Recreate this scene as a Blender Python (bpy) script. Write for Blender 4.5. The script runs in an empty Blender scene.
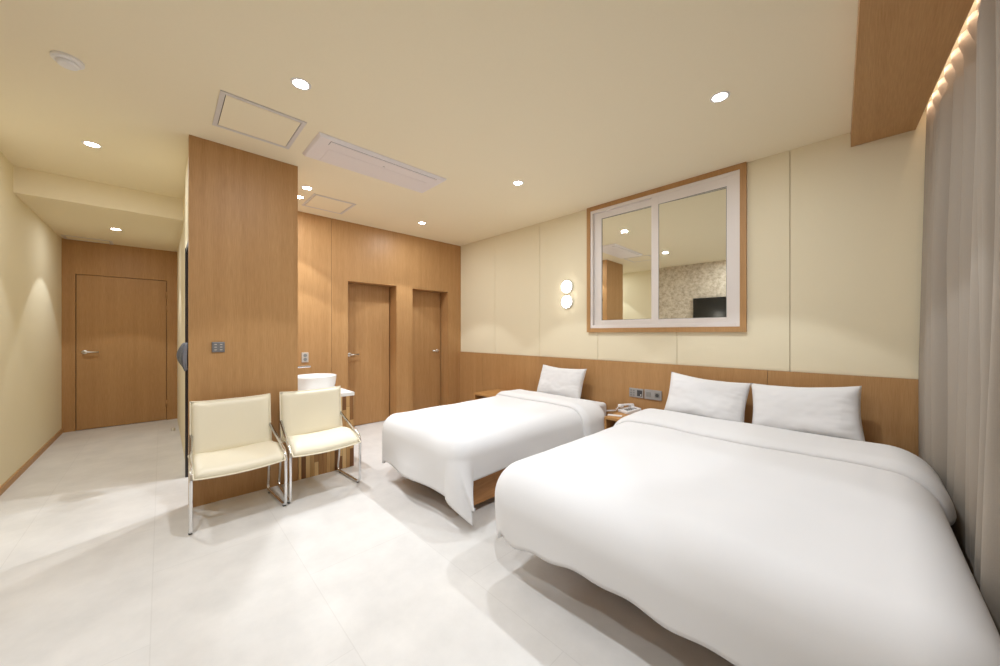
import bpy, bmesh, math, random
from mathutils import Vector, Matrix, noise
random.seed(7)
S = bpy.context.scene
COL = S.collection
PI = math.pi
R = math.radians

# ------------------------------------------------------------------ camera
FPX = 351.0                       # focal length in pixels of the 1000 px wide frame
cam_d = bpy.data.cameras.new('camera')
cam_d.sensor_fit = 'HORIZONTAL'
cam_d.sensor_width = 36.0
cam_d.lens = FPX / 1000.0 * 36.0
cam_d.shift_y = 0.0004
cam_d.clip_start = 0.02
cam_d.dof.use_dof = False
cam = bpy.data.objects.new('camera', cam_d)
COL.objects.link(cam)
cam.location = (0, 0, 1.25)
cam.rotation_euler = (R(90), 0, R(46.05))
S.camera = cam

# ------------------------------------------------------------------ exposure, world
S.view_settings.view_transform = 'Standard'
S.view_settings.look = 'None'
S.view_settings.gamma = 1.0
S.view_settings.use_curve_mapping = False
S.view_settings.exposure = -0.23
S.cycles.diffuse_bounces = 10
S.cycles.max_bounces = 14

w = bpy.data.worlds.new('world')
S.world = w
w.use_nodes = True
w.node_tree.nodes['Background'].inputs[0].default_value = (0.6, 0.7, 1.0, 1)
w.node_tree.nodes['Background'].inputs[1].default_value = 0.02

LIGHT_COL = (0.875, 0.935, 1.0)
SPOT_W = 43.0                     # the narrow beam of one downlight
SPILL_W = 10.2                    # the wide spill of one downlight

HC = 2.67      # main ceiling
HH = 2.445     # corridor ceiling
YA = 3.505     # headboard wall plane
XB = -4.558    # wall with the two doors
YL = -0.905    # left wall plane
XE = -6.996    # corridor end wall
XR = 0.62      # window wall behind the curtain

# ------------------------------------------------------------------ materials
def nodes(m):
    m.use_nodes = True
    nt = m.node_tree
    return nt, nt.nodes['Principled BSDF']

def setin(b, **k):
    for n, v in k.items():
        n = n.replace('_', ' ')
        if n in b.inputs:
            b.inputs[n].default_value = v

def plain(name, col, rough=0.5, metal=0.0, noise_amt=0.03, scale=40.0, bump=0.0, spec=0.5):
    m = bpy.data.materials.new(name)
    nt, b = nodes(m)
    setin(b, Roughness=rough, Metallic=metal)
    b.inputs['Specular IOR Level'].default_value = spec
    tc = nt.nodes.new('ShaderNodeTexCoord')
    ns = nt.nodes.new('ShaderNodeTexNoise')
    ns.inputs['Scale'].default_value = scale
    ns.inputs['Detail'].default_value = 4
    nt.links.new(tc.outputs['Object'], ns.inputs['Vector'])
    mx = nt.nodes.new('ShaderNodeMix'); mx.data_type = 'RGBA'
    mx.inputs[6].default_value = (*[c * (1 - noise_amt) for c in col], 1)
    mx.inputs[7].default_value = (*[min(1, c * (1 + noise_amt)) for c in col], 1)
    nt.links.new(ns.outputs['Fac'], mx.inputs[0])
    nt.links.new(mx.outputs[2], b.inputs['Base Color'])
    if bump:
        bp = nt.nodes.new('ShaderNodeBump')
        bp.inputs['Strength'].default_value = bump
        bp.inputs['Distance'].default_value = 0.002
        nt.links.new(ns.outputs['Fac'], bp.inputs['Height'])
        nt.links.new(bp.outputs['Normal'], b.inputs['Normal'])
    return m

def wood(name, dark, light, axis='z', rough=0.45, fine=230.0):
    m = bpy.data.materials.new(name)
    nt, b = nodes(m)
    setin(b, Roughness=rough)
    b.inputs['Specular IOR Level'].default_value = 0.35
    tc = nt.nodes.new('ShaderNodeTexCoord')
    mp = nt.nodes.new('ShaderNodeMapping')
    sc = {'z': (fine, fine, 9.0), 'y': (fine, 9.0, fine), 'x': (9.0, fine, fine)}[axis]
    mp.inputs['Scale'].default_value = sc
    nt.links.new(tc.outputs['Object'], mp.inputs['Vector'])
    n1 = nt.nodes.new('ShaderNodeTexNoise'); n1.inputs['Scale'].default_value = 1.0
    n1.inputs['Detail'].default_value = 5; n1.inputs['Roughness'].default_value = 0.6
    nt.links.new(mp.outputs['Vector'], n1.inputs['Vector'])
    mp2 = nt.nodes.new('ShaderNodeMapping')
    mp2.inputs['Scale'].default_value = tuple(s * 0.09 for s in sc)
    nt.links.new(tc.outputs['Object'], mp2.inputs['Vector'])
    n2 = nt.nodes.new('ShaderNodeTexNoise'); n2.inputs['Scale'].default_value = 1.0
    n2.inputs['Detail'].default_value = 3
    nt.links.new(mp2.outputs['Vector'], n2.inputs['Vector'])
    ad = nt.nodes.new('ShaderNodeMath'); ad.operation = 'MULTIPLY_ADD'
    ad.inputs[1].default_value = 0.65
    nt.links.new(n1.outputs['Fac'], ad.inputs[0])
    ml = nt.nodes.new('ShaderNodeMath'); ml.operation = 'MULTIPLY'; ml.inputs[1].default_value = 0.35
    nt.links.new(n2.outputs['Fac'], ml.inputs[0])
    nt.links.new(ml.outputs[0], ad.inputs[2])
    cr = nt.nodes.new('ShaderNodeValToRGB')
    cr.color_ramp.elements[0].position = 0.34; cr.color_ramp.elements[0].color = (*dark, 1)
    cr.color_ramp.elements[1].position = 0.66; cr.color_ramp.elements[1].color = (*light, 1)
    nt.links.new(ad.outputs[0], cr.inputs[0])
    nt.links.new(cr.outputs[0], b.inputs['Base Color'])
    return m

def emit(name, col, strength):
    m = bpy.data.materials.new(name)
    nt, b = nodes(m)
    setin(b, Roughness=0.4)
    b.inputs['Base Color'].default_value = (0.9, 0.9, 0.9, 1)
    b.inputs['Emission Color'].default_value = (*col, 1)
    b.inputs['Emission Strength'].default_value = strength
    return m

def floor_mat():
    m = bpy.data.materials.new('stone_tile')
    nt, b = nodes(m)
    setin(b, Roughness=0.42)
    b.inputs['Specular IOR Level'].default_value = 0.35
    tc = nt.nodes.new('ShaderNodeTexCoord')
    mp = nt.nodes.new('ShaderNodeMapping')
    mp.inputs['Location'].default_value = (-0.35, 0.033, 0)
    nt.links.new(tc.outputs['Object'], mp.inputs['Vector'])
    br = nt.nodes.new('ShaderNodeTexBrick')
    br.offset = 0.5; br.squash = 1
    br.inputs['Scale'].default_value = 1.0
    br.inputs['Mortar Size'].default_value = 0.0022
    br.inputs['Mortar Smooth'].default_value = 0.1
    br.inputs['Brick Width'].default_value = 1.17
    br.inputs['Row Height'].default_value = 0.585
    br.inputs['Color1'].default_value = (0.675, 0.658, 0.632, 1)
    br.inputs['Color2'].default_value = (0.688, 0.671, 0.645, 1)
    br.inputs['Mortar'].default_value = (0.63, 0.612, 0.585, 1)
    nt.links.new(mp.outputs['Vector'], br.inputs['Vector'])
    ns = nt.nodes.new('ShaderNodeTexNoise')
    ns.inputs['Scale'].default_value = 3.2; ns.inputs['Detail'].default_value = 9
    ns.inputs['Roughness'].default_value = 0.62
    nt.links.new(tc.outputs['Object'], ns.inputs['Vector'])
    mr = nt.nodes.new('ShaderNodeMapRange')
    mr.inputs['From Min'].default_value = 0.3; mr.inputs['From Max'].default_value = 0.7
    mr.inputs['To Min'].default_value = 0.90; mr.inputs['To Max'].default_value = 1.08
    nt.links.new(ns.outputs['Fac'], mr.inputs['Value'])
    mx = nt.nodes.new('ShaderNodeMix'); mx.data_type = 'RGBA'; mx.blend_type = 'MULTIPLY'
    mx.inputs[0].default_value = 1.0
    nt.links.new(br.outputs['Color'], mx.inputs[6])
    nt.links.new(mr.outputs['Result'], mx.inputs[7])
    nt.links.new(mx.outputs[2], b.inputs['Base Color'])
    return m

def mosaic_mat():
    m = bpy.data.materials.new('wood_block_mosaic')
    nt, b = nodes(m)
    setin(b, Roughness=0.5)
    tc = nt.nodes.new('ShaderNodeTexCoord')
    sp = nt.nodes.new('ShaderNodeSeparateXYZ')
    nt.links.new(tc.outputs['Object'], sp.inputs[0])
    ad = nt.nodes.new('ShaderNodeMath'); ad.operation = 'ADD'
    nt.links.new(sp.outputs['X'], ad.inputs[0]); nt.links.new(sp.outputs['Y'], ad.inputs[1])
    cb = nt.nodes.new('ShaderNodeCombineXYZ')
    nt.links.new(sp.outputs['Z'], cb.inputs[0]); nt.links.new(ad.outputs[0], cb.inputs[1])
    br = nt.nodes.new('ShaderNodeTexBrick')
    br.offset = 0.37; br.offset_frequency = 3; br.squash = 0.7; br.squash_frequency = 2
    br.inputs['Scale'].default_value = 1.0
    br.inputs['Brick Width'].default_value = 0.27
    br.inputs['Row Height'].default_value = 0.034
    br.inputs['Mortar Size'].default_value = 0.0008
    br.inputs['Color1'].default_value = (0, 0, 0, 1)
    br.inputs['Color2'].default_value = (1, 1, 1, 1)
    br.inputs['Mortar'].default_value = (0, 0, 0, 1)
    nt.links.new(cb.outputs[0], br.inputs['Vector'])
    mp = nt.nodes.new('ShaderNodeMapping'); mp.inputs['Scale'].default_value = (90, 90, 5)
    nt.links.new(tc.outputs['Object'], mp.inputs['Vector'])
    ns = nt.nodes.new('ShaderNodeTexNoise'); ns.inputs['Scale'].default_value = 1
    nt.links.new(mp.outputs[0], ns.inputs['Vector'])
    ma = nt.nodes.new('ShaderNodeMath'); ma.operation = 'MULTIPLY_ADD'; ma.inputs[1].default_value = 0.25
    nt.links.new(ns.outputs['Fac'], ma.inputs[0]); nt.links.new(br.outputs['Color'], ma.inputs[2])
    cr = nt.nodes.new('ShaderNodeValToRGB')
    e = cr.color_ramp.elements
    e[0].position = 0.12; e[0].color = (0.15, 0.058, 0.016, 1)
    e[1].position = 0.95; e[1].color = (0.74, 0.52, 0.25, 1)
    for p, c in ((0.34, (0.27, 0.12, 0.036)), (0.5, (0.46, 0.255, 0.092)), (0.7, (0.64, 0.41, 0.17))):
        q = e.new(p); q.color = (*c, 1)
    nt.links.new(ma.outputs[0], cr.inputs[0])
    nt.links.new(cr.outputs[0], b.inputs['Base Color'])
    return m

def wallpaper_mat():
    m = bpy.data.materials.new('speckled_wallpaper')
    nt, b = nodes(m)
    setin(b, Roughness=0.7)
    tc = nt.nodes.new('ShaderNodeTexCoord')
    v = nt.nodes.new('ShaderNodeTexNoise'); v.inputs['Scale'].default_value = 17
    v.inputs['Detail'].default_value = 8; v.inputs['Roughness'].default_value = 0.75
    nt.links.new(tc.outputs['Object'], v.inputs['Vector'])
    cr = nt.nodes.new('ShaderNodeValToRGB')
    e = cr.color_ramp.elements
    e[0].position = 0.34; e[0].color = (0.34, 0.28, 0.21, 1)
    e[1].position = 0.62; e[1].color = (0.70, 0.62, 0.50, 1)
    q = e.new(0.46); q.color = (0.52, 0.44, 0.34, 1)
    nt.links.new(v.outputs['Fac'], cr.inputs[0])
    nt.links.new(cr.outputs[0], b.inputs['Base Color'])
    return m

OAK_D, OAK_L = (0.385, 0.205, 0.078), (0.495, 0.285, 0.122)
M = {}
M['oak'] = wood('oak_laminate', OAK_D, OAK_L, 'z')
M['oak_y'] = wood('oak_laminate_long', OAK_D, OAK_L, 'y')
M['oak_bed'] = wood('oak_bed_base', (0.32, 0.145, 0.045), (0.46, 0.225, 0.08), 'y', fine=60)
M['oak_top'] = wood('oak_nightstand', (0.40, 0.20, 0.065), (0.55, 0.30, 0.11), 'x', fine=60)
M['cream'] = plain('cream_wallcovering', (0.79, 0.715, 0.53), 0.75, noise_amt=0.02, scale=160, bump=0.08, spec=0.2)
M['ceil'] = plain('cream_ceiling_paint', (0.85, 0.77, 0.59), 0.85, noise_amt=0.015, scale=90, bump=0.05, spec=0.15)
M['groove'] = plain('groove_backing', (0.30, 0.24, 0.15), 0.8)  # dark backing visible in the open panel joints
M['groove_oak'] = plain('oak_groove', (0.12, 0.055, 0.02), 0.8)
M['floor'] = floor_mat()
M['duvet'] = plain('white_cotton', (0.765, 0.765, 0.775), 0.85, noise_amt=0.012, scale=420, bump=0.06, spec=0.2)
M['sheet'] = plain('white_sheet', (0.80, 0.80, 0.81), 0.85, noise_amt=0.012, scale=300, bump=0.06, spec=0.2)
M['pillow'] = plain('pillow_cotton', (0.77, 0.77, 0.78), 0.85, noise_amt=0.015, scale=300, bump=0.08, spec=0.2)
M['leather'] = plain('cream_leather', (0.83, 0.765, 0.60), 0.42, noise_amt=0.02, scale=220, bump=0.10)
M['chrome'] = plain('chrome', (0.80, 0.80, 0.81), 0.13, metal=1.0, noise_amt=0.01)
M['steel'] = plain('brushed_steel', (0.74, 0.72, 0.69), 0.34, metal=1.0, noise_amt=0.04, scale=80)
M['white'] = plain('white_plastic', (0.80, 0.79, 0.80), 0.35, noise_amt=0.01)
M['ac_white'] = plain('unit_white', (0.80, 0.76, 0.78), 0.4, noise_amt=0.01)
M['pvc'] = plain('white_window_frame', (0.76, 0.71, 0.68), 0.35, noise_amt=0.01)
M['grey_trim'] = plain('grey_hatch_trim', (0.66, 0.63, 0.62), 0.4, noise_amt=0.02)
M['ceramic'] = plain('white_ceramic', (0.86, 0.86, 0.86), 0.12, noise_amt=0.005)
M['stone'] = plain('white_counter', (0.82, 0.81, 0.79), 0.25, noise_amt=0.02, scale=25)
M['mosaic'] = mosaic_mat()
M['curtain'] = plain('taupe_curtain', (0.335, 0.295, 0.250), 0.9, noise_amt=0.05, scale=260, bump=0.15, spec=0.15)
M['dark'] = plain('black_metal', (0.018, 0.017, 0.018), 0.4)
M['plate_grey'] = plain('grey_switch_plate', (0.20, 0.195, 0.20), 0.4, metal=0.3)
M['plate_silver'] = plain('silver_socket_plate', (0.40, 0.39, 0.39), 0.35, metal=0.6)
M['insert_dark'] = plain('dark_socket_insert', (0.05, 0.05, 0.055), 0.4)
M['insert_mid'] = plain('grey_socket_insert', (0.24, 0.24, 0.23), 0.45)
M['beige_plate'] = plain('beige_outlet_plate', (0.55, 0.50, 0.44), 0.4)
M['cloth_grey'] = plain('dark_grey_cloth', (0.13, 0.135, 0.15), 0.9, noise_amt=0.2, scale=60, bump=0.3)
M['screen'] = plain('tv_screen', (0.008, 0.008, 0.009), 0.12, noise_amt=0.01)
M['paper'] = wallpaper_mat()
M['lamp'] = emit('downlight_glow', (1.0, 0.97, 0.93), 40.0)
M['sconce'] = emit('sconce_glow', (1.0, 0.97, 0.90), 20.0)
M['led'] = emit('warm_led', (1.0, 0.80, 0.62), 5.0)
gm = bpy.data.materials.new('mirrored_glass')
nt, b = nodes(gm)
setin(b, Roughness=0.015, Metallic=1.0)
b.inputs['Base Color'].default_value = (0.88, 0.89, 0.83, 1)
M['mirror'] = gm

# ------------------------------------------------------------------ mesh helpers
def finish(name, bm, mat, parent=None, smooth=False, mods=None, bevel=0.0, segs=2):
    me = bpy.data.meshes.new(name)
    bmesh.ops.recalc_face_normals(bm, faces=bm.faces[:])
    bm.to_mesh(me); bm.free()
    if smooth:
        for p in me.polygons: p.use_smooth = True
    mats = mat if isinstance(mat, (list, tuple)) else [mat]
    for q in mats: me.materials.append(q)
    o = bpy.data.objects.new(name, me)
    COL.objects.link(o)
    if parent is not None: o.parent = parent
    if bevel:
        md = o.modifiers.new('bevel', 'BEVEL'); md.width = bevel; md.segments = segs
        md.limit_method = 'ANGLE'; md.angle_limit = R(40)
    return o

def abox(bm, x0, x1, y0, y1, z0, z1, mi=0):
    vs = [bm.verts.new((x, y, z)) for z in (z0, z1) for y in (y0, y1) for x in (x0, x1)]
    for f in ((0, 2, 3, 1), (4, 5, 7, 6), (0, 1, 5, 4), (2, 6, 7, 3), (0, 4, 6, 2), (1, 3, 7, 5)):
        fc = bm.faces.new([vs[i] for i in f]); fc.material_index = mi
    return vs

def boxes(*bl):
    bm = bmesh.new()
    for q in bl: abox(bm, *q)
    return bm

def quadprism(bm, pts, z0, z1):
    lo = [bm.verts.new((p[0], p[1], z0)) for p in pts]
    hi = [bm.verts.new((p[0], p[1], z1)) for p in pts]
    n = len(pts)
    bm.faces.new(lo[::-1]); bm.faces.new(hi)
    for i in range(n):
        bm.faces.new((lo[i], lo[(i + 1) % n], hi[(i + 1) % n], hi[i]))

def lathe(bm, prof, n=40, c=(0, 0, 0), axis='z', cap=True, sx=1.0, sy=1.0):
    rings = []
    for r, h in prof:
        ring = []
        for i in range(n):
            a = 2 * PI * i / n
            p = {'z': (r * sx * math.cos(a), r * sy * math.sin(a), h),
                 'y': (r * math.cos(a), h, r * math.sin(a)),
                 'x': (h, r * math.cos(a), r * math.sin(a))}[axis]
            ring.append(bm.verts.new((c[0] + p[0], c[1] + p[1], c[2] + p[2])))
        rings.append(ring)
    for a, b2 in zip(rings, rings[1:]):
        for i in range(n):
            bm.faces.new((a[i], a[(i + 1) % n], b2[(i + 1) % n], b2[i]))
    if cap:
        bm.faces.new(rings[0][::-1]); bm.faces.new(rings[-1])

def rounded_path(pts, rad, n=7):
    """polyline with its inner corners rounded"""
    out = [Vector(pts[0])]
    for i in range(1, len(pts) - 1):
        p0, p1, p2 = Vector(pts[i - 1]), Vector(pts[i]), Vector(pts[i + 1])
        d0, d2 = (p0 - p1), (p2 - p1)
        r = min(rad, d0.length * 0.45, d2.length * 0.45)
        a, b2 = p1 + d0.normalized() * r, p1 + d2.normalized() * r
        for k in range(n + 1):
            t = k / n
            out.append(a * (1 - t) ** 2 + p1 * 2 * t * (1 - t) + b2 * t * t)
    out.append(Vector(pts[-1]))
    return out

def tube(bm, path, r, n=12, closed=False):
    path = [Vector(p) for p in path]
    rings = []
    up = None
    L = len(path)
    for i, p in enumerate(path):
        if closed: t = (path[(i + 1) % L] - path[i - 1]).normalized()
        elif i == 0: t = (path[1] - p).normalized()
        elif i == L - 1: t = (p - path[i - 1]).normalized()
        else: t = (path[i + 1] - path[i - 1]).normalized()
        if up is None:
            up = Vector((0, 0, 1)) if abs(t.z) < 0.9 else Vector((0, 1, 0))
        s = t.cross(up).normalized(); up = s.cross(t).normalized()
        rings.append([bm.verts.new(p + (s * math.cos(2 * PI * k / n) + up * math.sin(2 * PI * k / n)) * r) for k in range(n)])
    pairs = list(zip(rings, rings[1:]))
    if closed: pairs.append((rings[-1], rings[0]))
    for a, b2 in pairs:
        for i in range(n):
            bm.faces.new((a[i], a[(i + 1) % n], b2[(i + 1) % n], b2[i]))
    if not closed:
        bm.faces.new(rings[0][::-1]); bm.faces.new(rings[-1])

def grid_mesh(bm, fn, nu, nv):
    vs = [[bm.verts.new(fn(i / nu, j / nv)) for j in range(nv + 1)] for i in range(nu + 1)]
    for i in range(nu):
        for j in range(nv):
            bm.faces.new((vs[i][j], vs[i + 1][j], vs[i + 1][j + 1], vs[i][j + 1]))
    return vs

def struct(name, bm, mat, parent=None, bevel=0.0):
    o = finish(name, bm, mat, parent, bevel=bevel)
    if parent is None: o['kind'] = 'structure'
    return o

def tag(o, label, cat, group=None):
    o['label'] = label; o['category'] = cat
    if group: o['group'] = group
    return o

def thing(name, label, cat, loc=(0, 0, 0), rz=0.0, group=None):
    o = bpy.data.objects.new(name, None)
    COL.objects.link(o)
    o.location = loc; o.rotation_euler = (0, 0, rz)
    o.empty_display_size = 0.1
    return tag(o, label, cat, group)

def dup(root, loc, rz, label, group=None):
    c = root.copy(); COL.objects.link(c)
    c.location = loc; c.rotation_euler = (0, 0, rz)
    c['label'] = label
    if group: c['group'] = group
    for ch in list(root.children):
        d = ch.copy(); COL.objects.link(d); d.parent = c
        for g in list(ch.children):
            e = g.copy(); COL.objects.link(e); e.parent = d
    return c

# ------------------------------------------------------------------ structure: floor, ceilings, walls
struct('floor', boxes((-7.2, 0.8, -1.05, 3.75, -0.08, 0.0)), M['floor'])
struct('ceiling', boxes((-5.0, 0.8, -1.05, 3.75, HC, HC + 0.1)), M['ceil'])
struct('ceiling_corridor', boxes((-7.2, -5.0, -1.05, 0.40, HH, HC + 0.1)), M['ceil'])

struct('wall_left', boxes((-7.2, -3.0, YL - 0.12, YL, 0, HC)), M['cream'])
struct('wall_front', boxes((-3.0, 0.8, YL - 0.12, YL, 0, HC)), M['paper'])
struct('trim_1', boxes((-3.035, -3.0, YL, YL + 0.025, 0, HC - 0.08)), M['oak'])
struct('baseboard_left', boxes((XE, -3.035, YL, YL + 0.012, 0, 0.055)), M['oak_y'])
struct('wall_right', boxes((XR, XR + 0.12, YL - 0.12, YA + 0.2, 0, HC)), M['cream'])

# headboard wall: cream panels with open joints over a backing
bm = boxes((XB - 0.4, XR + 0.1, YA + 0.050, YA + 0.14, 0, HC))
for f in bm.faces: f.material_index = 1
WX0, WX1, WZ0 = -2.188, -0.676, 1.262          # outer size of the timber window surround
seams = [XB, -3.742, -2.897, -2.062, -1.227, -0.399, XR + 0.05]
g = 0.0022
for a, b2 in zip(seams, seams[1:]):
    x0, x1 = a + g, b2 - g
    cuts = [(x0, x1, 0.955, HC)]
    if x1 > WX0 and x0 < WX1:
        cuts = [(x0, x1, 0.955, WZ0)]
        if x0 < WX0: cuts.append((x0, WX0, WZ0, HC))
        if x1 > WX1: cuts.append((WX1, x1, WZ0, HC))
    for (p, q, z0, z1) in cuts:
        abox(bm, p, q, YA, YA + 0.050, z0, z1, 0)
struct('wall_back', bm, [M['cream'], M['groove']])

# timber dado along the foot of the headboard wall
bm = boxes((XB, XR, YA - 0.008, YA + 0.012, 0, 0.950))
for f in bm.faces: f.material_index = 1
ds = [XB, -4.0, -2.268, -0.536, XR]
for a, b2 in zip(ds, ds[1:]):
    abox(bm, a + 0.0015, b2 - 0.0015, YA - 0.022, YA - 0.008, 0.0, 0.955, 0)
struct('trim_2', bm, [M['oak'], M['groove_oak']])

# wall with the two recessed doors
D1 = (1.707, 2.375, 1.918)
D2 = (2.627, 3.250, 1.903)
XD = XB - 0.196
bm = bmesh.new()
gx = 0.0016
def wb(y0, y1, z0, z1): abox(bm, XB - 0.30, XB, y0, y1, z0, z1, 0)
wb(0.30, 1.508 - gx, 0, HC)
abox(bm, XB - 0.30, XB - 0.01, 1.508 - gx, 1.508 + gx, 0, HC, 1)
wb(1.508 + gx, D1[0], 0, HC)
wb(D1[0], D1[1], D1[2], HC)
wb(D1[1], D2[0], 0, HC)
wb(D2[0], D2[1], D2[2], HC)
wb(D2[1], YA + 0.012, 0, HC)
struct('wall_doors', bm, [M['oak'], M['groove_oak']])

def lever(parent, axis_x, y, z, direction, r=0.026, length=0.115):
    """lever handle on a door facing +X, lever running along Y in the given direction"""
    h = bmesh.new()
    lathe(h, [(r, 0), (r, 0.006), (r - 0.003, 0.009)], 28, (axis_x, y, z), 'x')
    tube(h, rounded_path([(axis_x + 0.004, y, z), (axis_x + 0.048, y, z), (axis_x + 0.048, y + direction * length, z)], 0.014), 0.0095, 14)
    return finish('door_handle', h, M['steel'], parent, smooth=True)

def keyplate(parent, x, y, z):
    h = bmesh.new()
    lathe(h, [(0.017, 0), (0.017, 0.004), (0.014, 0.007)], 22, (x, y, z), 'x')
    return finish('lock_rose', h, M['steel'], parent, smooth=True)

def door(name, x, y0, y1, z1, hy, hdir, hz):
    t = 0.04
    d = finish(name, boxes((x - t, x, y0 + 0.004, y1 - 0.004, 0.006, z1 - 0.004)), M['oak'], bevel=0.0015)
    d['kind'] = 'structure'
    finish('door_lining', boxes((x - t - 0.02, x - t + 0.004, y0, y1, 0.0, z1)), M['groove_oak'], d)
    lever(d, x, hy, hz, hdir)
    return d

door('door_1', XD, D1[0], D1[1] - 0.008, D1[2], 1.795, 1, 0.968)
door('door_2', XD, D2[0], D2[1] - 0.008, D2[2], 3.185, -1, 0.975)

# corridor end wall with its flush door
EY0, EY1, EZ = -0.793, 0.053, 2.012
bm = bmesh.new()
abox(bm, XE - 0.12, XE, YL - 0.1, EY0, 0, HH, 0)
abox(bm, XE - 0.12, XE, EY1, 0.40, 0, HH, 0)
abox(bm, XE - 0.12, XE, EY0, EY1, EZ, HH, 0)
struct('wall_corridor_end', bm, M['oak'])
d3 = finish('door_3', boxes((XE - 0.045, XE - 0.004, EY0 + 0.007, EY1 - 0.005, 0.008, EZ - 0.006)), M['oak'], bevel=0.001)
d3['kind'] = 'structure'
finish('door_lining', boxes((XE - 0.07, XE - 0.048, EY0, EY1, 0, EZ)), M['groove_oak'], d3)
lever(d3, XE - 0.004, EY0 + 0.075, 1.008, 1, 0.027, 0.125)
for hz in (1.80, 1.60, 0.24):
    h = bmesh.new()
    lathe(h, [(0.008, -0.05), (0.008, 0.05)], 12, (XE + 0.002, EY1 - 0.003, hz))
    finish('hinge', h, M['oak'], d3, smooth=True)

# right side of the corridor, the opening and the panel over it
YC = 0.165
struct('wall_corridor', boxes((XE - 0.1, -4.14, YC, 0.30, 0, HC), (-4.75, -4.14, 0.28, 0.36, 0, HC)), M['cream'])
PX0, PX1, PY0, PY1 = -3.432, -3.343, 0.140, 0.834
struct('wall_partition', boxes((PX0, PX1, PY0, PY1, 0, HC)), M['oak'])
struct('wall_header', boxes((-4.14, PX0, 0.150, 0.225, 1.99, HC)), M['cream'])
bm = boxes((-4.145, -4.085, 0.148, 0.30, 0, 1.99), (-4.085, PX0, 0.152, 0.22, 1.95, 1.99))
struct('trim_3', bm, M['dark'])

# ------------------------------------------------------------------ interior window
win = finish('window_1', boxes((WX0, WX0 + 0.045, YA - 0.028, YA + 0.048, WZ0, HC - 0.001),
                               (WX1 - 0.045, WX1, YA - 0.028, YA + 0.048, WZ0, HC - 0.001),
                               (WX0 + 0.045, WX1 - 0.045, YA - 0.028, YA + 0.048, WZ0, WZ0 + 0.045),
                               (WX0 + 0.045, WX1 - 0.045, YA - 0.028, YA + 0.048, HC - 0.046, HC - 0.001)), M['oak'])
win['kind'] = 'structure'
ix0, ix1, iz0, iz1 = WX0 + 0.045, WX1 - 0.045, WZ0 + 0.045, HC - 0.046
def ring(bm, x0, x1, z0, z1, y0, y1, wl, wr, wb_, wt):
    abox(bm, x0, x0 + wl, y0, y1, z0, z1)
    abox(bm, x1 - wr, x1, y0, y1, z0, z1)
    abox(bm, x0 + wl, x1 - wr, y0, y1, z0, z0 + wb_)
    abox(bm, x0 + wl, x1 - wr, y0, y1, z1 - wt, z1)
bm = bmesh.new()
ring(bm, ix0, ix1, iz0, iz1, YA - 0.022, YA + 0.046, 0.028, 0.030, 0.034, 0.030)
finish('window_frame', bm, M['pvc'], win, bevel=0.002)
def sash(x0, x1, z0, z1, y0, y1, wl, wr, wb2, wt2, tilt):
    bm = bmesh.new()
    ring(bm, x0, x1, z0, z1, y0, y1, wl, wr, wb2, wt2)
    s = finish('sash', bm, M['pvc'], win, bevel=0.003)
    cx, cz = (x0 + wl + x1 - wr) / 2, (z0 + wb2 + z1 - wt2) / 2
    hw, hh = (x1 - wr - x0 - wl) / 2 + 0.004, (z1 - z0 - wb2 - wt2) / 2 + 0.003
    bm = boxes((-hw, hw, -0.002, 0.002, -hh, hh))
    p = finish('pane', bm, M['mirror'], s)
    p.location = (cx, (y0 + y1) / 2 + 0.006, cz)
    p.rotation_euler = (0, 0, tilt)
    bm = bmesh.new()
    ring(bm, x0 + wl - 0.001, x1 - wr + 0.001, z0 + wb2 - 0.001, z1 - wt2 + 0.001, y0 + 0.002, y0 + 0.006, 0.004, 0.004, 0.004, 0.004)
    finish('gasket', bm, M['plate_grey'], s)
    return s
sash(ix0 + 0.028, -1.395, iz0 + 0.034, iz1 - 0.030, YA + 0.012, YA + 0.030, 0.092, 0.06, 0.054, 0.070, R(1.0))
sash(-1.462, ix1 - 0.026, iz0 + 0.030, iz1 - 0.026, YA - 0.016, YA + 0.004, 0.070, 0.072, 0.052, 0.086, R(1.9))

# ------------------------------------------------------------------ pelmet, LED strip, curtain
def pl(y): return -0.066 + (YA - y) * 0.036
def pr(y): return 0.231 + (YA - y) * 0.0603
bm = bmesh.new()
quadprism(bm, [(pl(YA), YA), (pl(YL), YL), (pr(YL), YL), (pr(YA), YA)], 2.566, HC)
tag(finish('curtain_pelmet', bm, M['oak_y']), 'wide timber pelmet box on the ceiling in front of the curtain', 'pelmet')
bm = bmesh.new()
quadprism(bm, [(pr(3.46) + 0.002, 3.46), (pr(0.0) + 0.002, 0.0), (pr(0.0) + 0.010, 0.0), (pr(3.46) + 0.010, 3.46)], 2.640, 2.662)
tag(finish('light_strip', bm, M['led']), 'warm glowing light strip along the back of the timber pelmet', 'light strip')
la = bpy.data.lights.new('strip_light', 'AREA'); la.shape = 'RECTANGLE'
la.size = 0.012; la.size_y = 3.4; la.energy = 2.6; la.color = (1.0, 0.76, 0.55)
lo = bpy.data.objects.new('strip_light', la); COL.objects.link(lo)
lo.location = ((pr(3.46) + pr(0)) / 2 + 0.017, 1.73, 2.648)
lo.rotation_euler = (0, R(-50), math.atan(0.0603))

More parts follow.
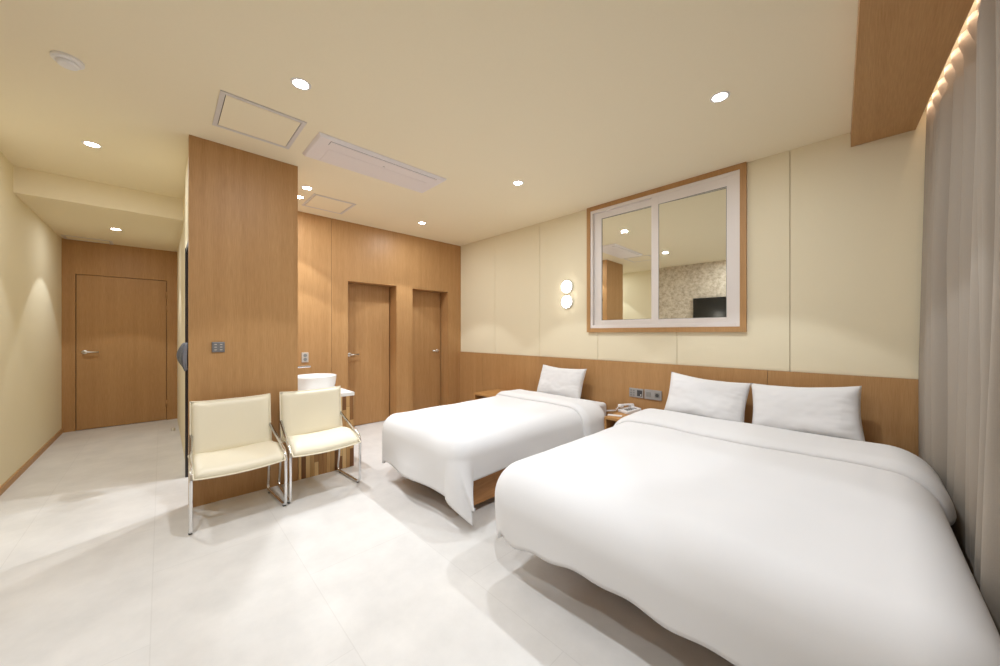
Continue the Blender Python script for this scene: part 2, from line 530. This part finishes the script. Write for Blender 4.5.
def curtain_fn(u, v):
    # u along the wall from the far end to the near end, v from top to bottom
    s = u * 4.1
    y = 3.455 - s
    z = 2.652 - v * 2.63
    P = 0.134                                   # spacing of the pinch pleats
    q = s / P
    # pinch pleats: rounded tabs standing towards the room, nipped in below
    tab = abs(math.sin(PI * q)) ** 0.6
    hd = 0.0
    zz = v * 2.63
    if zz < 0.085: hd = 1.0
    elif zz < 0.16: hd = 1 - (zz - 0.085) / 0.075
    nip = math.exp(-((zz - 0.095) / 0.022) ** 2)
    x_head = pr(y) + 0.075 - 0.040 * tab + 0.030 * nip * tab
    # free hanging folds below
    k = min(1.0, max(0.0, (zz - 0.10) / 0.9))
    ph = PI * q + 1.3 * math.sin(s * 1.9 + 0.6) * k + 0.9 * k * math.sin(s * 4.3)
    small = 0.5 + 0.5 * math.cos(2 * PI * q)
    lean = 0.75 * v * math.sin(s * 2.1 + 2.0)
    ridge2 = abs(math.sin((ph + lean) * 0.5)) ** 0.85
    amp = (0.105 + 0.030 * v) * (1 + 0.25 * math.sin(s * 5.1 + 0.4))
    x_body = 0.390 + 0.35 * (pr(y) - 0.231) - amp * (0.62 * ridge2 + 0.38 * abs(math.sin(ph + 0.5 * lean)) ** 0.8) + 0.012 * math.sin(s * 9 + 4 * v)
    x = x_head * hd + x_body * (1 - hd)
    # the last fold lies forward against the headboard wall and widens downwards
    e = math.exp(-(s / 0.13) ** 2)
    x = x * (1 - e) + e * (0.274 - 0.032 * min(1.0, v / 0.62))
    y += 0.012 * math.sin(ph + 2 * v) * k
    return (x, y, z)
bm = bmesh.new()
grid_mesh(bm, curtain_fn, 560, 70)
c = finish('curtain', bm, M['curtain'], smooth=True)
md = c.modifiers.new('thick', 'SOLIDIFY'); md.thickness = 0.004; md.offset = 0
tag(c, 'long pleated taupe curtain hanging beside the double bed', 'curtain')

# ------------------------------------------------------------------ ceiling fittings
def downlight(loc, label, spot=1.0, spill=1.0, glow=True):
    t = thing('downlight', label, 'ceiling light', loc, group=None)
    bm = bmesh.new()
    lathe(bm, [(0.038, -0.002), (0.044, -0.004), (0.050, -0.003), (0.052, 0.0)], 36, cap=False)
    finish('trim_ring', bm, M['white'], t, smooth=True)
    bm = bmesh.new()
    lathe(bm, [(0.0385, -0.0015), (0.0385, -0.0008)], 36)
    finish('diffuser', bm, M['lamp'], t)
    l = bpy.data.lights.new('downlight_beam', 'SPOT')
    l.energy = SPOT_W * spot; l.color = LIGHT_COL; l.spot_size = R(84); l.spot_blend = 0.14
    l.shadow_soft_size = 0.02
    o = bpy.data.objects.new('downlight_beam', l); COL.objects.link(o); o.parent = t
    o.location = (0, 0, -0.012)
    l2 = bpy.data.lights.new('downlight_spill', 'AREA')
    l2.shape = 'DISK'; l2.size = 0.076; l2.energy = SPILL_W * spill; l2.color = LIGHT_COL
    o2 = bpy.data.objects.new('downlight_spill', l2); COL.objects.link(o2); o2.parent = t
    o2.location = (0, 0, -0.008)
    return t

e = 0.0
downlight((-2.225, 0.571, HC), 'round recessed ceiling light beside the ceiling hatch, in front of the tall timber partition')
downlight((-2.267, 2.422, HC), 'round recessed ceiling light over the single bed, left of the interior window')
downlight((-0.601, 2.414, HC), 'round recessed ceiling light over the double bed, nearest the timber pelmet')
downlight((-3.946, 2.411, HC), 'round recessed ceiling light in front of the two recessed doors')
downlight((-4.027, -0.377, HC), 'round recessed ceiling light left of the tall partition, before the corridor', 0.9, 0.7)
downlight((-5.957, -0.377, HH), 'round recessed ceiling light on the low corridor ceiling before the end door', 0.75, 0.38)
downlight((-3.775, 1.022, HC), 'upper right of the two close ceiling lights over the wash basin', 1.7, 1.0)
downlight((-4.082, 1.029, HC), 'lower left of the two close ceiling lights over the wash basin', 1.0, 0.7)
downlight((-0.58, 0.571, HC), 'added round ceiling light above the foot of the double bed, out of view')  # assumed lamp extending the grid, added to light the near floor and beds
downlight((-1.30, -0.377, HC), 'added round ceiling light near the speckled wall, out of view', 0.6, 1.4)  # unseen extra lamp, added to brighten the foot ends of the beds

def hatch(x0, x1, y0, y1, z, label):
    t = thing('ceiling_hatch', label, 'access hatch', ((x0 + x1) / 2, (y0 + y1) / 2, z))
    hx, hy = (x1 - x0) / 2, (y1 - y0) / 2
    bm = bmesh.new()
    wf = 0.026
    for (a, b2, c2, d2) in ((-hx, hx, -hy, -hy + wf), (-hx, hx, hy - wf, hy), (-hx, -hx + wf, -hy + wf, hy - wf), (hx - wf, hx, -hy + wf, hy - wf)):
        abox(bm, a, b2, c2, d2, -0.007, 0.0)
    finish('frame', bm, M['grey_trim'], t, bevel=0.002)
    finish('gap_strip', boxes((-hx + wf, hx - wf, -hy + wf, hy - wf, -0.0015, 0)), M['insert_dark'], t)
    finish('lid', boxes((-hx + wf + 0.004, hx - wf - 0.004, -hy + wf + 0.004, hy - wf - 0.004, -0.006, -0.0015)), M['ceil'], t)
    return t
hatch(-3.07, -2.60, 0.246, 0.704, HC, 'large square cream ceiling hatch with grey frame, in front of the partition')
hatch(-4.31, -3.87, 1.11, 1.54, HC, 'cream ceiling hatch with grey frame near the timber wall and basin lights')
hatch(XE + 0.02, XE + 0.26, -0.88, -0.46, HH, 'small ceiling hatch at the corridor end above the entrance door')

# ceiling cassette air conditioner
t = thing('air_conditioner', 'long white ceiling cassette air conditioner with one slot', 'air conditioner', (-2.87, 1.343, HC))
bm = bmesh.new()
hx, hy = 0.212, 0.548
lo_, hi_ = [], []
for (a, b2) in ((-1, -1), (1, -1), (1, 1), (-1, 1)):
    hi_.append(bm.verts.new((a * hx, b2 * hy, 0)))
    lo_.append(bm.verts.new((a * (hx - 0.018), b2 * (hy - 0.018), -0.022)))
bm.faces.new(hi_); bm.faces.new(lo_[::-1])
for i in range(4): bm.faces.new((hi_[i], hi_[(i + 1) % 4], lo_[(i + 1) % 4], lo_[i]))
finish('panel', bm, M['ac_white'], t, bevel=0.006, segs=3)
finish('slot', boxes((0.115, 0.176, -0.455, 0.455, -0.0228, -0.018)), M['insert_dark'], t)
finish('louvre', boxes((0.120, 0.1735, -0.452, 0.452, -0.027, -0.020)), M['ac_white'], t, bevel=0.002)
finish('intake_grille', boxes((-0.185, 0.05, -0.43, 0.43, -0.0245, -0.02)), M['ac_white'], t, bevel=0.003)
finish('status_light', boxes((0.072, 0.078, -0.008, 0.008, -0.0235, -0.021)), M['insert_mid'], t)

# round alarm on the ceiling
t = thing('smoke_detector', 'round white detector on the ceiling at the upper left', 'smoke detector', (-2.862, -0.350, HC))
bm = bmesh.new(); lathe(bm, [(0.058, 0), (0.058, -0.012), (0.052, -0.018), (0.046, -0.020)], 36)
finish('base', bm, M['white'], t, smooth=False)
bm = bmesh.new(); lathe(bm, [(0.041, -0.018), (0.041, -0.028), (0.034, -0.036), (0.015, -0.039)], 36)
finish('sensor_cap', bm, M['white'], t, smooth=False)

# ------------------------------------------------------------------ wall sconces
def sconce(z, label):
    t = thing('wall_sconce', label, 'wall lamp', (-2.462, YA, z), group='round lamps on the headboard wall')
    bm = bmesh.new()
    lathe(bm, [(0.070, 0), (0.076, -0.005), (0.076, -0.024), (0.073, -0.028), (0.068, -0.028)], 40, axis='y')
    finish('housing', bm, M['white'], t, smooth=False)
    bm = bmesh.new()
    lathe(bm, [(0.0695, -0.024), (0.0695, -0.034), (0.065, -0.041), (0.05, -0.044), (0.02, -0.045)], 40, axis='y')
    finish('lamp_shade', bm, M['sconce'], t, smooth=True)
    return t
sconce(1.807, 'upper of the two glowing white round lamps on the cream wall')
sconce(1.627, 'lower of the two glowing white round lamps on the cream wall')

# ------------------------------------------------------------------ switches and sockets
t = thing('light_switch', 'small dark grey six-button switch on the tall timber partition', 'switch', (PX1, 0.304, 1.148))
finish('plate', boxes((0, 0.010, -0.038, 0.038, -0.038, 0.038)), M['plate_grey'], t, bevel=0.003)
for i in range(3):
    for j in (-1, 1):
        finish('button', boxes((0.009, 0.0125, j * 0.016 - 0.007, j * 0.016 + 0.007, (i - 1) * 0.02 - 0.003, (i - 1) * 0.02 + 0.003)), M['beige_plate'], t)

t = thing('power_outlet', 'beige double outlet on the timber wall above the wash basin', 'outlet', (XB, 1.212, 0.968))
finish('plate', boxes((0, 0.010, -0.036, 0.036, -0.058, 0.058)), M['beige_plate'], t, bevel=0.003)
for k in (-1, 1):
    bm = bmesh.new(); lathe(bm, [(0.019, 0.008), (0.019, 0.0125), (0.013, 0.0125)], 24, (0, 0, k * 0.023), 'x')
    finish('socket', bm, M['insert_mid'], t)

def double_plate(cx, cz, wdt, hgt, label, kinds):
    y = YA - 0.022
    t = thing('socket_panel', label, 'socket panel', (cx, y, cz))
    finish('plate', boxes((-wdt / 2, wdt / 2, -0.011, 0, -hgt / 2, hgt / 2)), M['plate_silver'], t, bevel=0.003)
    for k, s in zip(kinds, (-1, 1)):
        x = s * wdt * 0.25
        if k == 'keys':
            for i in range(3):
                for j in (-1, 1):
                    finish('button', boxes((x + j * 0.014 - 0.009, x + j * 0.014 + 0.009, -0.0135, -0.010, (i - 1) * 0.024 - 0.007, (i - 1) * 0.024 + 0.007)), M['insert_mid'], t)
        elif k == 'display':
            finish('display', boxes((x - 0.026, x + 0.026, -0.0125, -0.010, -0.030, 0.030)), M['insert_dark'], t)
            finish('display_mark', boxes((x + 0.008, x + 0.018, -0.0132, -0.012, -0.020, -0.010)), M['white'], t)
        elif k == 'grey':
            finish('cover', boxes((x - 0.023, x + 0.023, -0.0135, -0.010, -0.024, 0.024)), M['insert_mid'], t, bevel=0.002)
        else:
            finish('socket', boxes((x - 0.024, x + 0.024, -0.0130, -0.010, -0.024, 0.024)), M['insert_mid'], t)
            bm = bmesh.new(); lathe(bm, [(0.017, -0.0125), (0.017, -0.0145), (0.006, -0.0145)], 20, (x, 0, 0), 'y')
            finish('socket_well', bm, M['insert_dark'], t)
    return t
double_plate(-1.609, 0.645, 0.148, 0.092, 'left socket panel above the telephone, with keys and dark display', ('keys', 'display'))
double_plate(-1.440, 0.645, 0.168, 0.096, 'right socket panel beside the pillow, with two square sockets', ('grey', 'socket'))

# ------------------------------------------------------------------ wash stand
t = thing('vanity_cabinet', 'wash stand clad in mixed brown wood blocks with white counter', 'vanity', (-3.66, 1.075, 0))
finish('cabinet_body', boxes((-0.31, 0.315, -0.235, 0.232, 0, 0.665)), M['mosaic'], t)
finish('countertop', boxes((-0.315, 0.317, -0.238, 0.238, 0.665, 0.697)), M['stone'], t, bevel=0.002)
bm = bmesh.new()
prof = [(0.150, 0.0), (0.165, 0.004), (0.185, 0.06), (0.193, 0.135), (0.1935, 0.142), (0.190, 0.144), (0.186, 0.141), (0.178, 0.075), (0.150, 0.03), (0.06, 0.018), (0.02, 0.017)]
lathe(bm, prof, 56)
b_ = finish('wash_basin', bm, M['ceramic'], smooth=True)
b_.location = (-3.70, 1.068, 0.697)
md = b_.modifiers.new('edge', 'EDGE_SPLIT'); md.split_angle = R(50)
tag(b_, 'round white ceramic bowl basin on the white counter', 'wash basin')
t = thing('faucet', 'chrome faucet with a flat spout over the white basin', 'faucet', (-3.72, 0.858, 0.697))
bm = bmesh.new(); lathe(bm, [(0.024, 0), (0.024, 0.006), (0.017, 0.01), (0.017, 0.245), (0.014, 0.25)], 24)
finish('post', bm, M['chrome'], t, smooth=True)
bm = boxes((-0.016, 0.016, -0.01, 0.178, 0.226, 0.244))
finish('spout', bm, M['chrome'], t, bevel=0.004)
bm = bmesh.new(); tube(bm, [(0, 0, 0.25), (0, -0.002, 0.27), (0.0, -0.012, 0.31)], 0.006)
finish('handle', bm, M['chrome'], t, smooth=True)

# ------------------------------------------------------------------ chairs
def cushion(bm, fn, nu, nv, thick):
    """closed pad: fn(u,v) gives the centre point and normal; thickness swells away from the rim"""
    top, bot = [], []
    for i in range(nu + 1):
        rt, rb = [], []
        for j in range(nv + 1):
            u, v = i / nu, j / nv
            p, n = fn(u, v)
            eu, ev = 1 - abs(2 * u - 1), 1 - abs(2 * v - 1)
            h = thick * (min(1, eu / 0.16) ** 0.5) * (min(1, ev / 0.16) ** 0.5)
            rt.append(bm.verts.new(p + n * h)); rb.append(bm.verts.new(p - n * h))
        top.append(rt); bot.append(rb)
    for i in range(nu):
        for j in range(nv):
            bm.faces.new((top[i][j], top[i + 1][j], top[i + 1][j + 1], top[i][j + 1]))
            bm.faces.new((bot[i][j], bot[i][j + 1], bot[i + 1][j + 1], bot[i + 1][j]))
    bmesh.ops.remove_doubles(bm, verts=bm.verts[:], dist=0.0006)

def make_chair(label, loc, rz):
    t = thing('lounge_chair', label, 'chair', loc, rz, 'cream chairs by the partition')
    W = 0.250
    def seat_fn(u, v):
        y = (u - 0.5) * 2 * (W - 0.004)
        x = 0.035 - v * 0.405
        sag = -0.016 * (1 - (2 * u - 1) ** 2)
        z = 0.385 + 0.030 * math.sin(PI * min(1, v * 1.15)) - 0.030 * (1 - v) ** 5 + 0.02 * v + sag
        return Vector((x, y, z)), Vector((0.05, 0, 1)).normalized()
    bm = bmesh.new(); cushion(bm, seat_fn, 20, 20, 0.027)
    seat = finish('seat', bm, M['leather'], t, smooth=True)
    def back_fn(u, v):
        y = (u - 0.5) * 2 * (W - 0.014)
        x = -0.318 - 0.055 * v - 0.012 * math.sin(PI * v) - 0.016 * (1 - (2 * u - 1) ** 2)
        z = 0.392 + v * 0.372 + 0.010 * abs(2 * u - 1) ** 3 * (1 if v > 0.5 else -1)
        return Vector((x, y, z)), Vector((1, 0, 0.14)).normalized()
    bm = bmesh.new(); cushion(bm, back_fn, 20, 20, 0.026)
    back = finish('backrest', bm, M['leather'], t, smooth=True)
    def rim(fn, name, par):
        pts = []
        for k in range(24): pts.append(fn(k / 24, 0)[0])
        for k in range(24): pts.append(fn(1, k / 24)[0])
        for k in range(24): pts.append(fn(1 - k / 24, 1)[0])
        for k in range(24): pts.append(fn(0, 1 - k / 24)[0])
        bm = bmesh.new(); tube(bm, pts, 0.0045, 8, closed=True)
        finish(name, bm, M['leather'], par, smooth=True)
    rim(seat_fn, 'piping', seat)
    rim(back_fn, 'piping', back)
    for s in (-1, 1):
        y = s * (W + 0.006); yr = y - s * 0.024
        pts = [(-0.368, yr, 0.548), (-0.02, y, 0.402), (0.006, y, 0.36), (0.0, y, 0.011), (-0.425, yr, 0.011), (-0.395, yr, 0.13), (-0.352, yr, 0.40), (-0.372, yr, 0.62)]
        bm = bmesh.new(); tube(bm, rounded_path(pts, 0.06, 8), 0.0098, 12)
        finish('side_frame', bm, M['chrome'], t, smooth=True)
        finish('foot_pad', boxes((-0.055, -0.03, y - 0.009, y + 0.009, 0.0, 0.004)), M['insert_dark'], t)
        finish('foot_pad', boxes((-0.37, -0.345, yr - 0.009, yr + 0.009, 0.0, 0.004)), M['insert_dark'], t)
    for bx, bz, k in ((-0.354, 0.385, 0.010), (-0.05, 0.366, -0.004)):
        bm = bmesh.new()
        tube(bm, [(bx, -W + k, bz), (bx, W - k, bz)], 0.009, 12)
        finish('cross_bar', bm, M['chrome'], t, smooth=True)
    return t
ch = make_chair('cream leather chair on chrome frame, in front of the tall timber partition', (-2.876, 0.385, 0), R(1.0))
dup(ch, (-2.907, 0.931, 0), R(1.0), 'cream leather chair on chrome frame, in front of the wood block wash stand')

# ------------------------------------------------------------------ beds
def bed(name, label, x0, x1, y0, y1, zb0, zb1, zm, inset):
    t = thing(name, label, 'bed', ((x0 + x1) / 2, (y0 + y1) / 2, 0))
    cx, cy = (x0 + x1) / 2, (y0 + y1) / 2
    def L(a, b2, c2, d2, e2, f2): return (a - cx, b2 - cx, c2 - cy, d2 - cy, e2, f2)
    bm = boxes(L(x0, x1, y0, y1, zb0, zb1))
    finish('bed_base', bm, M['oak_bed'], t, bevel=0.004)
    bm = bmesh.new()
    abox(bm, *L(x0 + inset, x1 - inset, y0 - 0.06, y1, zb1, zm))
    finish('mattress', bm, M['sheet'], t, bevel=0.035, segs=5)
    for a in (x0 + 0.10, x1 - 0.16):
        for b2 in (y0 + 0.12, y1 - 0.18):
            finish('leg', boxes(L(a, a + 0.06, b2, b2 + 0.06, 0, zb0)), M['dark'], t)
    return t

bed('single_bed', 'single bed with low timber base, nearer the doors', -2.88, -1.875, 1.53, 3.47, 0.055, 0.27, 0.505, 0.05)
bed('double_bed', 'wide double bed with low timber base, beside the curtain', -1.28, 0.18, 1.55, 3.47, 0.055, 0.27, 0.505, 0.03)

def drape(px, py, x0, x1, y0, r, flare, top, seed, wave=1.0, cout=0.2, swing=0.0, headflare=0.0):
    """a cloth point at sheet position (px,py) laid over the box x0..x1, foot edge y0 (head end open)"""
    ex0, ex1, ey0 = x0 + r, x1 - r, y0 + r
    dx = px - ex1 if px > ex1 else (px - ex0 if px < ex0 else 0.0)
    dy = py - ey0 if py < ey0 else 0.0
    cx, cy = px - dx, py - dy
    d = math.hypot(dx, dy)
    puff = 0.016 * noise.noise((px * 1.7 + seed, py * 1.7, 0.3)) + 0.006 * noise.noise((px * 4.5 + seed, py * 4.5, 2.0))
    if d < 1e-6:
        return Vector((px, py, top + puff)), 0.0
    nx, ny = dx / d, dy / d
    arc = r * PI / 2
    if d < arc:
        a = d / r
        out, drop = r * math.sin(a), r * (1 - math.cos(a))
        hang = 0.0
    else:
        hang = d - arc
        out, drop = r + flare * hang, r + hang * math.sqrt(max(0.05, 1 - flare * flare))
    # soft vertical folds in the hanging part
    corner = 2 * abs(nx * ny)
    along = (py if abs(nx) > abs(ny) else px)
    ang = math.atan2(ny, nx)
    f = 0.55 * math.sin(along * 5.3 + seed * 1.7) + 0.35 * math.sin(along * 11.0 + seed * 3.1)
    out += wave * f * 0.075 * min(1.0, hang / 0.3) * min(1.0, hang * 6)
    if dx > 0 and headflare:
        q = min(1.0, max(0.0, (py - 2.0) / 0.9))
        out += headflare * q * q * (3 - 2 * q) * min(1.0, d / (arc * 1.6))
    if dx > 0 or cout < 0.1:
        out += corner * cout * hang
    if dx > 0 and swing:
        ang += swing * corner * min(1.0, hang / 0.4)
        nx, ny = math.cos(ang), math.sin(ang)
    z = top + puff * max(0, 1 - d / arc) - drop
    return Vector((cx + nx * out, cy + ny * out, z)), hang

def duvet(name, label, x0, x1, y0, yh, top, oL, oR, oF, r, seed, band, flare=0.06, thick=0.028, wave=1.0, hemf=None, cout=0.2, swing=0.0, oLf=0.05, headflare=0.0):
    t = tag(finish(name, bmesh.new(), M['duvet']), label, 'duvet')
    bm = bmesh.new()
    nu, nv = 110, 120
    U0, U1, V0 = x0 - oL, x1 + oR, y0 - oF
    def fn(u, v):
        ul = x0 - oLf - (oL - oLf) * min(1.0, max(0.0, (v - 0.25) / 0.3))
        px = ul + (U1 - ul) * u
        py = V0 + (yh - V0) * v
        if hemf:
            # uneven hem: stretch the hanging foot part
            k = hemf(px)
            if py < y0: py = y0 - (y0 - py) * k
        return drape(px, py, x0, x1, y0, r, flare, top, seed, wave, cout, swing, headflare)[0]
    grid_mesh(bm, fn, nu, nv)
    for f in bm.faces: f.smooth = True
    bmesh.ops.recalc_face_normals(bm, faces=bm.faces[:])
    bm.to_mesh(t.data); bm.free()
    md = t.modifiers.new('thick', 'SOLIDIFY'); md.thickness = thick; md.offset = -1
    # folded-back head edge lying on top
    yb, yt, bl, br_ = band
    bm = bmesh.new()
    h = 0.040
    def bf(u, v):
        px = (x0 - bl) + (x1 + br_ - x0 + bl) * u
        wob = 0.025 * math.sin(px * 2.6 + seed) + 0.012 * math.sin(px * 6.1 + seed * 2)
        py = yb + wob + (yt - yb - wob) * v
        q, hang = drape(px, py, x0, x1, y0, r, flare, top, seed, wave, cout, 0.0, headflare)
        ed = 1 - abs(2 * v - 1)
        hh = h * min(1.0, ed / 0.32) ** 0.5
        # push outward along the drape normal
        if hang > 0:
            s = 1 if px > x1 - r else -1
            q += Vector((s * hh * 0.9, 0, 0))
        else:
            dx = max(0.0, px - (x1 - r), (x0 + r) - px)
            a = min(1.0, dx / (r * PI / 2)) * PI / 2
            s = 1 if px > (x0 + x1) / 2 else -1
            q += Vector((s * math.sin(a) * hh, 0, math.cos(a) * hh))
        return q
    grid_mesh(bm, bf, 90, 26)
    for f in bm.faces: f.smooth = True
    o = finish('folded_edge', bm, M['duvet'], t, smooth=True)
    md = o.modifiers.new('thick', 'SOLIDIFY'); md.thickness = 0.012; md.offset = -1
    return t

duvet('single_duvet', 'plain white duvet on the single bed, one corner hanging to the floor',
      -2.955, -1.80, 1.355, 3.12, 0.548, 0.25, 0.220, 0.325, 0.13, 1.0, (2.74, 3.13, 0.12, 0.22), cout=0.37, swing=0.62, wave=0.5, flare=0.03, oLf=0.05, headflare=0.06)
duvet('double_duvet', 'plain white duvet covering the wide double bed', -1.445, 0.265, 1.25, 3.16, 0.552, 0.28, 0.16, 0.236, 0.18, 4.0,
      (2.66, 3.17, 0.16, 0.12), flare=-0.05, cout=0.03, wave=0.22,
      hemf=lambda x: 1 + 0.24 * math.exp(-((x + 1.22) / 0.15) ** 2) + 0.03 * math.sin(x * 11.0) + 0.03 * math.sin(x * 25.0 + 1))

# ------------------------------------------------------------------ pillows
def pillow(label, loc, wdt, hgt, thick, lean, seed, rz=0.0, roll=0.0):
    bm = bmesh.new()
    n = 40
    top, bot = [], []
    for i in range(n + 1):
        rt, rb = [], []
        for j in range(n + 1):
            u, v = 2 * i / n - 1, 2 * j / n - 1
            pinch = 1 - 0.05 * (1 - abs(v) ** 1.6) * abs(u) ** 3
            pinv = 1 - 0.13 * (1 - abs(u) ** 1.6) * abs(v) ** 3
            x = u * wdt / 2 * pinch
            z = v * hgt / 2 * pinv
            m = max(0.0, (1 - u ** 4)) ** 0.55 * max(0.0, (1 - v ** 4)) ** 0.55
            wr = 0.008 * noise.noise((u * 2.2 + seed, v * 2.2, 0)) + 0.006 * abs(u) ** 2 * noise.noise((u * 3 + seed, v * 9, 1)) \
                + 0.003 * noise.noise((u * 7 + seed, v * 5, 4))
            h = thick / 2 * m
            rt.append(bm.verts.new((x, -h + wr * min(1, m * 2), z)))
            rb.append(bm.verts.new((x, h + wr * 0.4 * min(1, m * 2), z)))
        top.append(rt); bot.append(rb)
    for i in range(n):
        for j in range(n):
            bm.faces.new((top[i][j], top[i + 1][j], top[i + 1][j + 1], top[i][j + 1]))
            bm.faces.new((bot[i][j], bot[i][j + 1], bot[i + 1][j + 1], bot[i + 1][j]))
    bmesh.ops.remove_doubles(bm, verts=bm.verts[:], dist=0.0004)
    o = finish('pillow', bm, M['pillow'], smooth=True)
    o.location = loc
    o.rotation_euler = (-lean, roll, rz)
    return tag(o, label, 'pillow')
pillow('white pillow leaning on the timber behind the single bed', (-2.435, 3.315, 0.690), 0.62, 0.37, 0.14, R(20), 2.0, 0.0, R(1))
pillow('left of the two white pillows at the head of the double bed', (-0.935, 3.30, 0.692), 0.605, 0.395, 0.16, R(20), 5.0, R(2), R(4.5))
pillow('right of the two white pillows on the double bed, nearest the curtain', (-0.306, 3.29, 0.694), 0.615, 0.395, 0.17, R(20), 9.0, R(-2), R(-4.2))

# ------------------------------------------------------------------ bedside tables
def nightstand(label, x0, x1, y0, y1, z):
    t = thing('nightstand', label, 'bedside table', ((x0 + x1) / 2, (y0 + y1) / 2, 0))
    hx, hy = (x1 - x0) / 2, (y1 - y0) / 2
    finish('table_top', boxes((-hx, hx, -hy, hy, z - 0.024, z)), M['oak_top'], t, bevel=0.002)
    bm = boxes((-hx, -hx + 0.02, -hy + 0.004, hy, 0.0, z - 0.024), (hx - 0.02, hx, -hy + 0.004, hy, 0.0, z - 0.024),
               (-hx + 0.02, hx - 0.02, hy - 0.012, hy, 0.0, z - 0.024), (-hx + 0.02, hx - 0.02, -hy + 0.03, hy - 0.012, 0.05, 0.07))
    finish('carcass', bm, M['oak_top'], t)
    finish('drawer_front', boxes((-hx + 0.022, hx - 0.022, -hy + 0.006, -hy + 0.024, 0.075, z - 0.15)), M['oak_top'], t, bevel=0.002)
    return t
nightstand('oak bedside table left of the single bed', -3.64, -3.04, 3.02, 3.475, 0.452)
nightstand('oak bedside table between the two beds', -1.71, -1.49, 3.02, 3.475, 0.462)

t = thing('telephone', 'pale desk telephone on the table between the beds', 'telephone', (-1.625, 3.36, 0.462), R(-28))
t.scale = (0.85, 0.85, 0.85)
bm = bmesh.new()
ps = [(-0.10, 0.0), (0.10, 0.0), (0.10, 0.028), (-0.10, 0.060)]
a = [bm.verts.new((-0.085, -p[0], p[1])) for p in ps]; b2 = [bm.verts.new((0.085, -p[0], p[1])) for p in ps]
bm.faces.new(a); bm.faces.new(b2[::-1])
for i in range(4): bm.faces.new((a[i], b2[i], b2[(i + 1) % 4], a[(i + 1) % 4]))
finish('base', bm, M['white'], t, bevel=0.006)
bm = bmesh.new()
abox(bm, -0.086, -0.040, -0.098, 0.098, 0.072, 0.088)
abox(bm, -0.088, -0.038, -0.100, -0.048, 0.052, 0.080)
abox(bm, -0.088, -0.038, 0.048, 0.100, 0.052, 0.080)
hs = finish('handset', bm, M['white'], t, bevel=0.008, segs=3)
for i in range(4):
    for j in range(3):
        finish('button', boxes((0.0 + j * 0.022, 0.014 + j * 0.022, -0.07 + i * 0.024, -0.056 + i * 0.024, 0.036 + i * 0.004, 0.0435 + i * 0.004)), M['insert_mid'], t)
finish('display', boxes((-0.005, 0.066, 0.040, 0.070, 0.046, 0.0535)), M['insert_dark'], t)
bm = bmesh.new()
pth = []
for k in range(70):
    s = k / 69
    pth.append((-0.063 - 0.010 * math.cos(s * 70) - 0.02 * s, -0.10 - 0.16 * s, max(0.010, 0.06 * (1 - s * 3)) + 0.008 + 0.006 * math.sin(s * 70)))
tube(bm, pth, 0.0035, 6)
finish('cord', bm, M['white'], t, smooth=True)
o = finish('note_card', boxes((-0.065, 0.065, -0.03, 0.03, 0, 0.004)), M['white'])
o.location = (-1.66, 3.13, 0.462); o.rotation_euler = (0, 0, R(20))
tag(o, 'thin white card lying beside the telephone', 'card')
t = thing('remote_control', 'slim dark handheld device on the bedside table left of the single bed', 'remote control', (-3.12, 3.28, 0.452), R(70))
finish('body', boxes((-0.022, 0.022, -0.085, 0.085, 0, 0.018)), M['insert_dark'], t, bevel=0.004)
for i in range(4):
    finish('button', boxes((-0.012, 0.012, -0.06 + i * 0.03, -0.046 + i * 0.03, 0.017, 0.0205)), M['insert_mid'], t)

# ------------------------------------------------------------------ small things
o = finish('door_stop', bmesh.new(), M['steel'])
bm = bmesh.new(); lathe(bm, [(0.022, 0), (0.022, 0.03), (0.018, 0.04)], 20)
bm.to_mesh(o.data); bm.free()
o.location = (-6.15, 0.105, 0)
tag(o, 'small metal door stop on the corridor floor', 'door stop')

# dark grey cloth hanging by the opening
bm = bmesh.new()
def hc(u, v):
    a = 2 * PI * u
    wd = 0.05 + 0.055 * math.sin(PI * min(1, v * 1.1)) ** 0.8
    rr = 1 + 0.22 * math.sin(a * 4 + v * 3)
    return (-4.03 + wd * rr * math.cos(a) * 0.55 + 0.02 * v, 0.145 + wd * 0.26 * rr * math.sin(a) - 0.022 * math.sin(PI * v), 1.17 - 0.22 * v - 0.02 * math.cos(a) * v)
vs = grid_mesh(bm, hc, 36, 16)
bmesh.ops.remove_doubles(bm, verts=bm.verts[:], dist=0.0005)
bmesh.ops.holes_fill(bm, edges=[e_ for e_ in bm.edges if e_.is_boundary], sides=0)
o = finish('hanging_cloth', bm, M['cloth_grey'], smooth=True)
tag(o, 'dark grey cloth hanging at the opening beside the timber partition', 'cloth')

# television on the wall seen in the window's reflection
t = thing('television', 'black flat television on the speckled wall, seen reflected in the window', 'television', (-1.71, YL, 1.725))
finish('bezel', boxes((-0.42, 0.42, 0.02, 0.055, -0.235, 0.235)), M['dark'], t, bevel=0.003)
finish('screen', boxes((-0.41, 0.41, 0.054, 0.0565, -0.222, 0.226)), M['screen'], t)
finish('wall_bracket', boxes((-0.15, 0.15, 0.0, 0.022, -0.1, 0.1)), M['insert_dark'], t)
